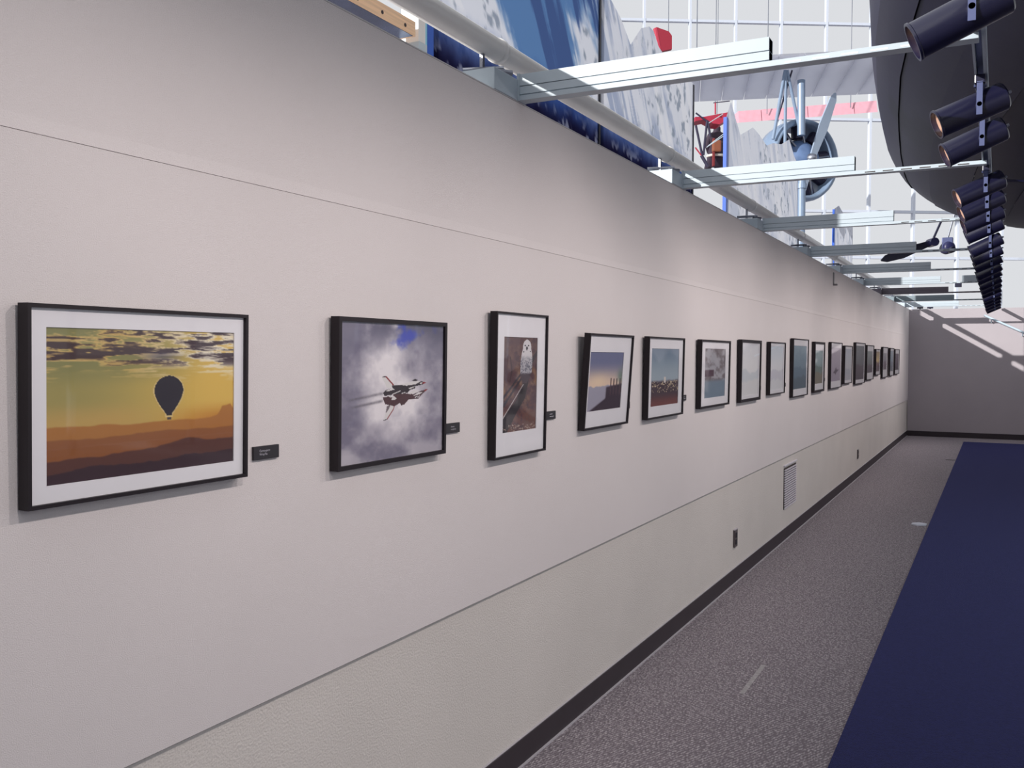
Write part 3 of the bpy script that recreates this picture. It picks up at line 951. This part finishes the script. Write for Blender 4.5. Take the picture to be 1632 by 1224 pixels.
def blade(q, a, r0, r1):
    c, s = math.cos(a), math.sin(a)
    pts = []
    for r_, w in ((r0, .06), (r0 + (r1 - r0) * .45, .10), (r0 + (r1 - r0) * .9, .07), (r1, .015)):
        pts.append((r_, w))
    out = [(r_, w) for r_, w in pts] + [(r_, -w) for r_, w in pts[::-1]]
    q.prism([nm @ Vector((r_ * c - w * s, r_ * s + w * c, .36)) for r_, w in out], nm @ Vector((0, 0, .03)))
q = MB()
up = nm.inverted() @ Vector((rdir.x * .45, rdir.y * .45, 1.0))
pa = math.atan2(up.y, up.x)
blade(q, pa, .05, RAD * 1.75); blade(q, pa + math.pi, .05, RAD * 1.6)
q.build('propeller', mat('prop_grey', (168, 184, 204), .4), bp)
MB().lathe([(0, .46), (.06, .44), (.09, .36), (.09, .33), (0, .33)], 16, nm).build('spinner', M_STEEL, bp, True)
# upper wing
wz = at(1250, 130, DP).z - ec.z
span = [at(1095, 128, DP + .2) - ec, at(1400, 118, DP - .4) - ec]
wa, wb = Vector((span[0].x, span[0].y, wz + .10)), Vector((span[1].x, span[1].y, wz + .10))
wd = (wb - wa).normalized(); wa -= wd * .6; wb += wd * 1.2
ch = wd.cross(Vector((0, 0, 1))).normalized()
if ch.dot(nose) < 0:
    ch = -ch
NW = 12
for k in range(NW):
    a = wa.lerp(wb, k / NW); b = wa.lerp(wb, (k + 1) / NW)
    pr = [(1.0, .02), (.85, .10), (.2, .13), (-.8, .07), (-1.6, 0), (-.8, -.015), (.3, -.02), (.9, -.01)]
    MB().prism([a + ch * c_ + Vector((0, 0, h_)) for c_, h_ in pr], (b - a) - wd * .012).build('wing_bay', M_SKIN, bp)
# lower wing behind and struts
for s, (px0, py0, px1, py1) in enumerate(((1251, 135, 1232, 222), (1252, 135, 1251, 232), (1254, 138, 1276, 214), (1262, 142, 1236, 200))):
    a = at(px0, py0, DP - .5) - ec; b = at(px1, py1, DP - .5 + .05 * s) - ec
    a.z = max(a.z, wz + .05)
    MB().tube([a, b], .028 if s < 3 else .016, 10).build('strut', M_COWL if s < 3 else M_DARK, bp)
a = at(1277, 128, DP - .45) - ec; b = at(1277, 216, DP - .45) - ec
MB().tube([a, b], .068, 14).build('centre_strut', M_COWL, bp)
st = MB()
a = at(1278, 286, DP - .6)
st.tube([(a.x, a.y, 0), (a.x, a.y, a.z + .06)], .066, 14)
st.tube([(a.x, a.y, 0), (a.x, a.y, .05)], .3, 20)
st.tube([(a.x, a.y, a.z - .16), (a.x, a.y, a.z - .08)], .085, 14)
tag(st.build('display_stand', M_COWL), 'blue grey column holding up the biplane engine', 'stand')
sw = MB()
for p in (wa.lerp(wb, .15), wa.lerp(wb, .8)):
    sw.tube([p, p + Vector((0, 0, 9))], .01, 6)
sw.build('suspension_wire', M_STEEL, bp)

# ------------------------------------------------------------------ red glider with mannequin, farther off
M_RED = mat('red_wing_fabric', (176, 44, 70), .6, var=.1)
M_PINK = mat('bloom_paled_red', (226, 168, 182), .6, var=.06)  # pale tone paints the bloom that washes out the red
DG = 23.0
g0 = at(1136, 200, DG)
gl = empty('red_glider', g0)
tag(gl, 'red winged glider frame hanging above the mannequin', 'aircraft')
def G(px, py, d=DG):
    return at(px, py, d) - g0
MB().prism([G(1108, 186), G(1122, 186), G(1160, 179), G(1160, 190), G(1147, 198), G(1137, 197), G(1124, 190), G(1108, 193)], fdir * .5).build('wing', M_RED, gl)
for a, b, w in (((1109, 180), (1127, 194), .035), ((1109, 200), (1119, 247), .05), ((1127, 192), (1121, 247), .05), ((1128, 193), (1132, 218), .05), ((1140, 164), (1140, 182), .03), ((1137, 164), (1163, 161), .02), ((1118, 248), (1128, 265), .07), ((1108, 235), (1118, 248), .03)):
    MB().tube([G(*a, DG - .1), G(*b, DG - .1)], w * .6, 8).build('strut', M_RED if w == .03 else M_DARK, gl)
for a, b in (((1126, 235), (1156, 215)), ((1128, 233), (1154, 213)), ((1130, 196), (1152, 182))):
    MB().tube([G(*a, DG - .45), G(*b, DG - .45)], .011, 6).build('wire', M_ALU, gl)
MB().tube([G(1140, 164), G(1140, 164) + Vector((0, 0, 7))], .012, 6).build('suspension_wire', M_STEEL, gl)

# mannequin: one skinned body
DMN = DG + .9
def Q(px, py, dd=0):
    return at(px, py, DMN + dd)
mo = Q(1142, 262)
H0 = {'pel': Q(1141, 256), 'waist': Q(1141, 245), 'chest': Q(1141, 225), 'neck': Q(1142.5, 211), 'head': Q(1143, 205), 'crown': Q(1143, 200)}
pts = [H0['pel'], H0['waist'], H0['chest'], H0['neck'], H0['head'], H0['crown']]
rad = [.21, .19, .23, .085, .105, .075]
ed = [(0, 1), (1, 2), (2, 3), (3, 4), (4, 5)]
for s, sx in ((-1, 1128), (1, 1153)):
    b = len(pts)
    pts += [Q(1141 + s * 10.5, 218), Q(1141 + s * 13.5, 232, .02), Q(1141 + s * 11, 243, .22), Q(1141 + s * 7, 246, .42)]
    rad += [.10, .075, .06, .04]
    ed += [(2, b), (b, b + 1), (b + 1, b + 2), (b + 2, b + 3)]
    b = len(pts)
    p0 = H0['pel'] + rdir * s * .13
    pts += [p0 + Vector((0, 0, -.06)) + fdir * .08, p0 + Vector((0, 0, -.10)) + fdir * .46, p0 + Vector((0, 0, -.45)) + fdir * .56, p0 + Vector((0, 0, -.5)) + fdir * .74]
    rad += [.12, .085, .055, .045]
    ed += [(0, b), (b, b + 1), (b + 1, b + 2), (b + 2, b + 3)]
me = bpy.data.meshes.new('body')
me.from_pydata([p - mo for p in pts], ed, [])
mn = empty('mannequin', mo)
tag(mn, 'mannequin seen from behind in a dark jacket with brown pack and white belt', 'mannequin')
body = obj('body', me, mat('dark_jacket', (58, 46, 62), .8, var=.15), mn)
sk = body.modifiers.new('skin', 'SKIN')
for i, rr in enumerate(rad):
    me.skin_vertices[0].data[i].radius = (rr, rr * .8 if i in (0, 1, 2) else rr)
me.skin_vertices[0].data[0].use_root = True
sb = body.modifiers.new('smooth', 'SUBSURF'); sb.levels = 2; sb.render_levels = 2
rz = math.atan2(rdir.y, rdir.x)
pk = MB().box(-.10, .12, -.1, .06, -.12, .17, .04).xform(Matrix.Rotation(rz, 4, 'Z')).build('back_pack', mat('tan_pack', (142, 84, 60), .7), mn)
pk.location = Q(1141, 235, -.22) - mo
pk2 = MB().box(-.025, .025, -.08, .05, -.40, .30, .01).xform(Matrix.Rotation(rz, 4, 'Z')).build('harness_strap', mat('red_strap', (120, 36, 40), .7), mn)
pk2.location = Q(1137, 240, -.20) - mo
q = MB()
bl = []
for k in range(17):
    t = 2 * math.pi * k / 16
    bl.append(rdir * .215 * math.cos(t) + fdir * .185 * math.sin(t))
q.tube(bl, .035, 8, False)
bt = q.build('belt', mat('white_belt', (220, 214, 206), .6), mn)
bt.location = Q(1141, 249) - mo
MB().tube([H0['neck'] - mo, H0['neck'] - mo + Vector((0, 0, 7.2))], .01, 6).build('suspension_wire', M_STEEL, mn)

# far red wing and red rudder
a, b = at(1178, 185, 26), at(1400, 168, 26)
r = empty('red_wing', a)
tag(r, 'long red wing paled by painted bloom, stretching behind the biplane', 'wing')
dv = b - a
for k in range(6):
    MB().prism([dv * (k / 6) + Vector((0, 0, -.18)), dv * (k / 6) + Vector((0, 0, .16)) + fdir * .1, dv * (k / 6) + Vector((0, 0, .2)) + fdir * .9, dv * (k / 6) + Vector((0, 0, .05)) + fdir * 1.0], dv / 6 - dv.normalized() * .02).build('wing_bay', M_PINK, r)
MB().tube([dv * .2, dv * .2 + Vector((0, 0, 6))], .012, 6).build('suspension_wire', M_STEEL, r)
MB().tube([dv * .8, dv * .8 + Vector((0, 0, 6))], .012, 6).build('suspension_wire', M_STEEL, r)
ru = at(1058, 62, 23)
r = empty('red_rudder', ru)
tag(r, 'small red tail rudder showing above the snowy mountain ridge', 'rudder')
def RU(px, py):
    return at(px, py, 23) - ru
MB().prism([RU(1046, 43), RU(1066, 50), RU(1071, 57), RU(1071, 78), RU(1052, 82), RU(1047, 62)], fdir * .12).build('blade', mat('deep_red', (150, 30, 52), .6), r)
MB().tube([RU(1046, 44) + fdir * .06, RU(1053, 84) + fdir * .06], .07, 10).build('hinge_tube', M_RED, r)
MB().tube([RU(1066, 50) + fdir * .06, RU(1066, 50) + fdir * .06 + Vector((0, 0, 5))], .01, 6).build('suspension_wire', M_STEEL, r)

# ------------------------------------------------------------------ dark aircraft hull overhead
M_HULL = mat('dark_navy_fabric', (23, 17, 46), .5, spec=.25, var=.12, vscale=1.2, bump=.1, scale=6)
M_HULL2 = mat('slate_fabric', (28, 26, 58), .5, spec=.25, var=.12, vscale=1.2, bump=.1, scale=6)
hy = [0.6, 3.0, 5.45, 6.5, 7.6, 9.0, 10.5, 12.0, 13.2, 14.2, 14.9, 15.2]
hl = [1.55, 1.28, 1.02, .84, .68, .54, .43, .35, .36, .55, .9, 1.3]
hb = [3.08, 3.05, 3.04, 3.04, 3.04, 3.04, 3.05, 3.07, 3.12, 3.25, 3.5, 3.8]
hull = empty('aircraft_hull', (1.9, 8, 4.1))
tag(hull, 'huge dark navy aircraft belly hanging over the gallery', 'aircraft')
NS = 12
def hsec(y, th):
    lx = np.interp(y, hy, hl); bz = np.interp(y, hy, hb)
    a = 1.75 - max(0, (y - 13) * .55); b = 4.25 - bz
    cx = lx + 1.72 - .0
    return Vector((cx + a * math.cos(th) * 1.0, y, 4.25 + b * math.sin(th)))
ysec = list(np.linspace(.6, 15.2, 26))
for k in range(NS):
    t0 = math.pi + math.pi * k / NS; t1 = math.pi + math.pi * (k + 1) / NS
    off = .012 * (k % 2)
    q = MB()
    rows = []
    for y in ysec:
        row = []
        for j in range(4):
            p = hsec(y, t0 + (t1 - t0) * j / 3)
            c = hsec(y, 1.5 * math.pi); c.z = 4.25
            p = p + (p - c).normalized() * off
            row.append(q.bm.verts.new(p - Vector((1.9, 8, 4.1))))
        rows.append(row)
    for A, B in zip(rows, rows[1:]):
        for j in range(3):
            q.bm.faces.new((A[j], A[j + 1], B[j + 1], B[j]))
    q.build('skin_panel', M_HULL if k % 3 else M_HULL2, hull, True)
q = MB()
ring = [hsec(.6, math.pi + math.pi * j / 16) - Vector((1.9, 8, 4.1)) for j in range(17)]
q.bm.faces.new([q.bm.verts.new(p) for p in ring])
q.build('end_bulkhead', M_HULL, hull)
top = MB()
rows = [[top.bm.verts.new(hsec(y, math.pi) - Vector((1.9, 8, 4.1))), top.bm.verts.new(hsec(y, 1.5 * math.pi) * 0 + Vector((hsec(y, 1.5 * math.pi).x, y, 5.2)) - Vector((1.9, 8, 4.1))), top.bm.verts.new(hsec(y, 2 * math.pi) - Vector((1.9, 8, 4.1)))] for y in ysec]
for A, B in zip(rows, rows[1:]):
    for j in range(2):
        top.bm.faces.new((A[j], A[j + 1], B[j + 1], B[j]))
top.build('upper_skin', M_HULL2, hull, True)
hf = [at(1400, -40, 10.5), at(1462, -40, 10.5), at(1424, 20, 10.5), at(1404, 78, 10.5)]
MB().prism([p - Vector((1.9, 8, 4.1)) for p in hf], Vector(CF) * .12).build('fairing', mat('pale_blue_fairing', (206, 226, 240), .4), hull)
# propeller under the nose
pc = Vector((.73, 14.28, 3.14)) - Vector((1.9, 8, 4.1))
pe = at(1405, 415, 13) - Vector((1.9, 8, 4.1))
q = MB()
d = (pe - pc)
n_ = Vector((0, 0, 1)).cross(d).normalized().cross(d).normalized()
out = [(0.02, .035), (.25, .05), (.6, .075), (.9, .05), (1.0, .01)]
q.prism([pc + d * a_ + n_ * w_ for a_, w_ in out] + [pc + d * a_ - n_ * w_ for a_, w_ in out[::-1]], fdir * .03)
q.tube([pc - fdir * .06, pc + fdir * .12], .06, 14)
q.tube([pc + fdir * .05, pc + fdir * .05 + Vector((.12, .2, .35))], .016, 10)
q.build('propeller', M_CAN, hull)
sw = MB()
for yy in (3.5, 12.0):
    sw.tube([(0, yy - 8, 1.05), (0, yy - 8, 8)], .015, 6)
sw.build('suspension_wire', M_STEEL, hull)

# hanging flood lamp seen past the bars
fl_ = at(1510, 395, 13)
r = empty('flood_lamp', fl_)
tag(r, 'small dark flood lamp hanging beneath the aircraft hull', 'lamp')
MB().box(-.07, .07, -.06, .06, -.02, .14, .01).build('bracket', M_YOKE, r)
q = MB().lathe([(0, -.1), (.07, -.1), (.085, -.05), (.085, .06), (.06, .09), (0, .09)], 20, (-Vector(CF)).to_track_quat('Z', 'Y').to_matrix().to_4x4())
q.build('housing', mat('flood_blue', (46, 48, 88), .4), r, True)
q = MB().lathe([(0, .05), (.042, .05), (.042, .17), (0, .17)], 18, Matrix.Translation(Vector((0, 0, -.045))) @ (-Vector(CF)).to_track_quat('Z', 'Y').to_matrix().to_4x4())
q.build('snout', M_CAN, r, True)
MB().tube([(0, 0, .13), (.15, .05, .75)], .012, 8).build('hanger', M_STEEL, r)

# two small dark lamps on top of the far wall and a pale sloping handrail
for k, (xx, nm_) in enumerate(((.19, 'left'), (.37, 'right'))):
    r = empty('clip_lamp', (xx, L + .05, TOP))
    tag(r, 'tiny black clip lamp on the far wall top, %s of the pair' % nm_, 'lamp', 'clip lamps')
    MB().box(-.055, .055, -.035, .035, .012, .045, .008).build('head', M_CAN, r)
    MB().box(-.012, .012, -.012, .012, 0, .014).build('foot', M_CAN, r)
r = empty('handrail', (1.43, L - .1, 2.27))
tag(r, 'pale blue handrail sloping down the far wall', 'handrail')
q = MB().tube([(-.12, 0, .06), (1.6, 0, -.80)], .018, 12)
q.build('rail', mat('pale_blue_paint', (196, 216, 230), .5), r)
for xx in (.0, .52, 1.1):
    MB().tube([(xx, 0, -.5 * xx), (xx, .03, -.5 * xx - .07), (xx, .1, -.5 * xx - .07)], .009, 8).build('bracket', MATS['pale_blue_paint'], r)
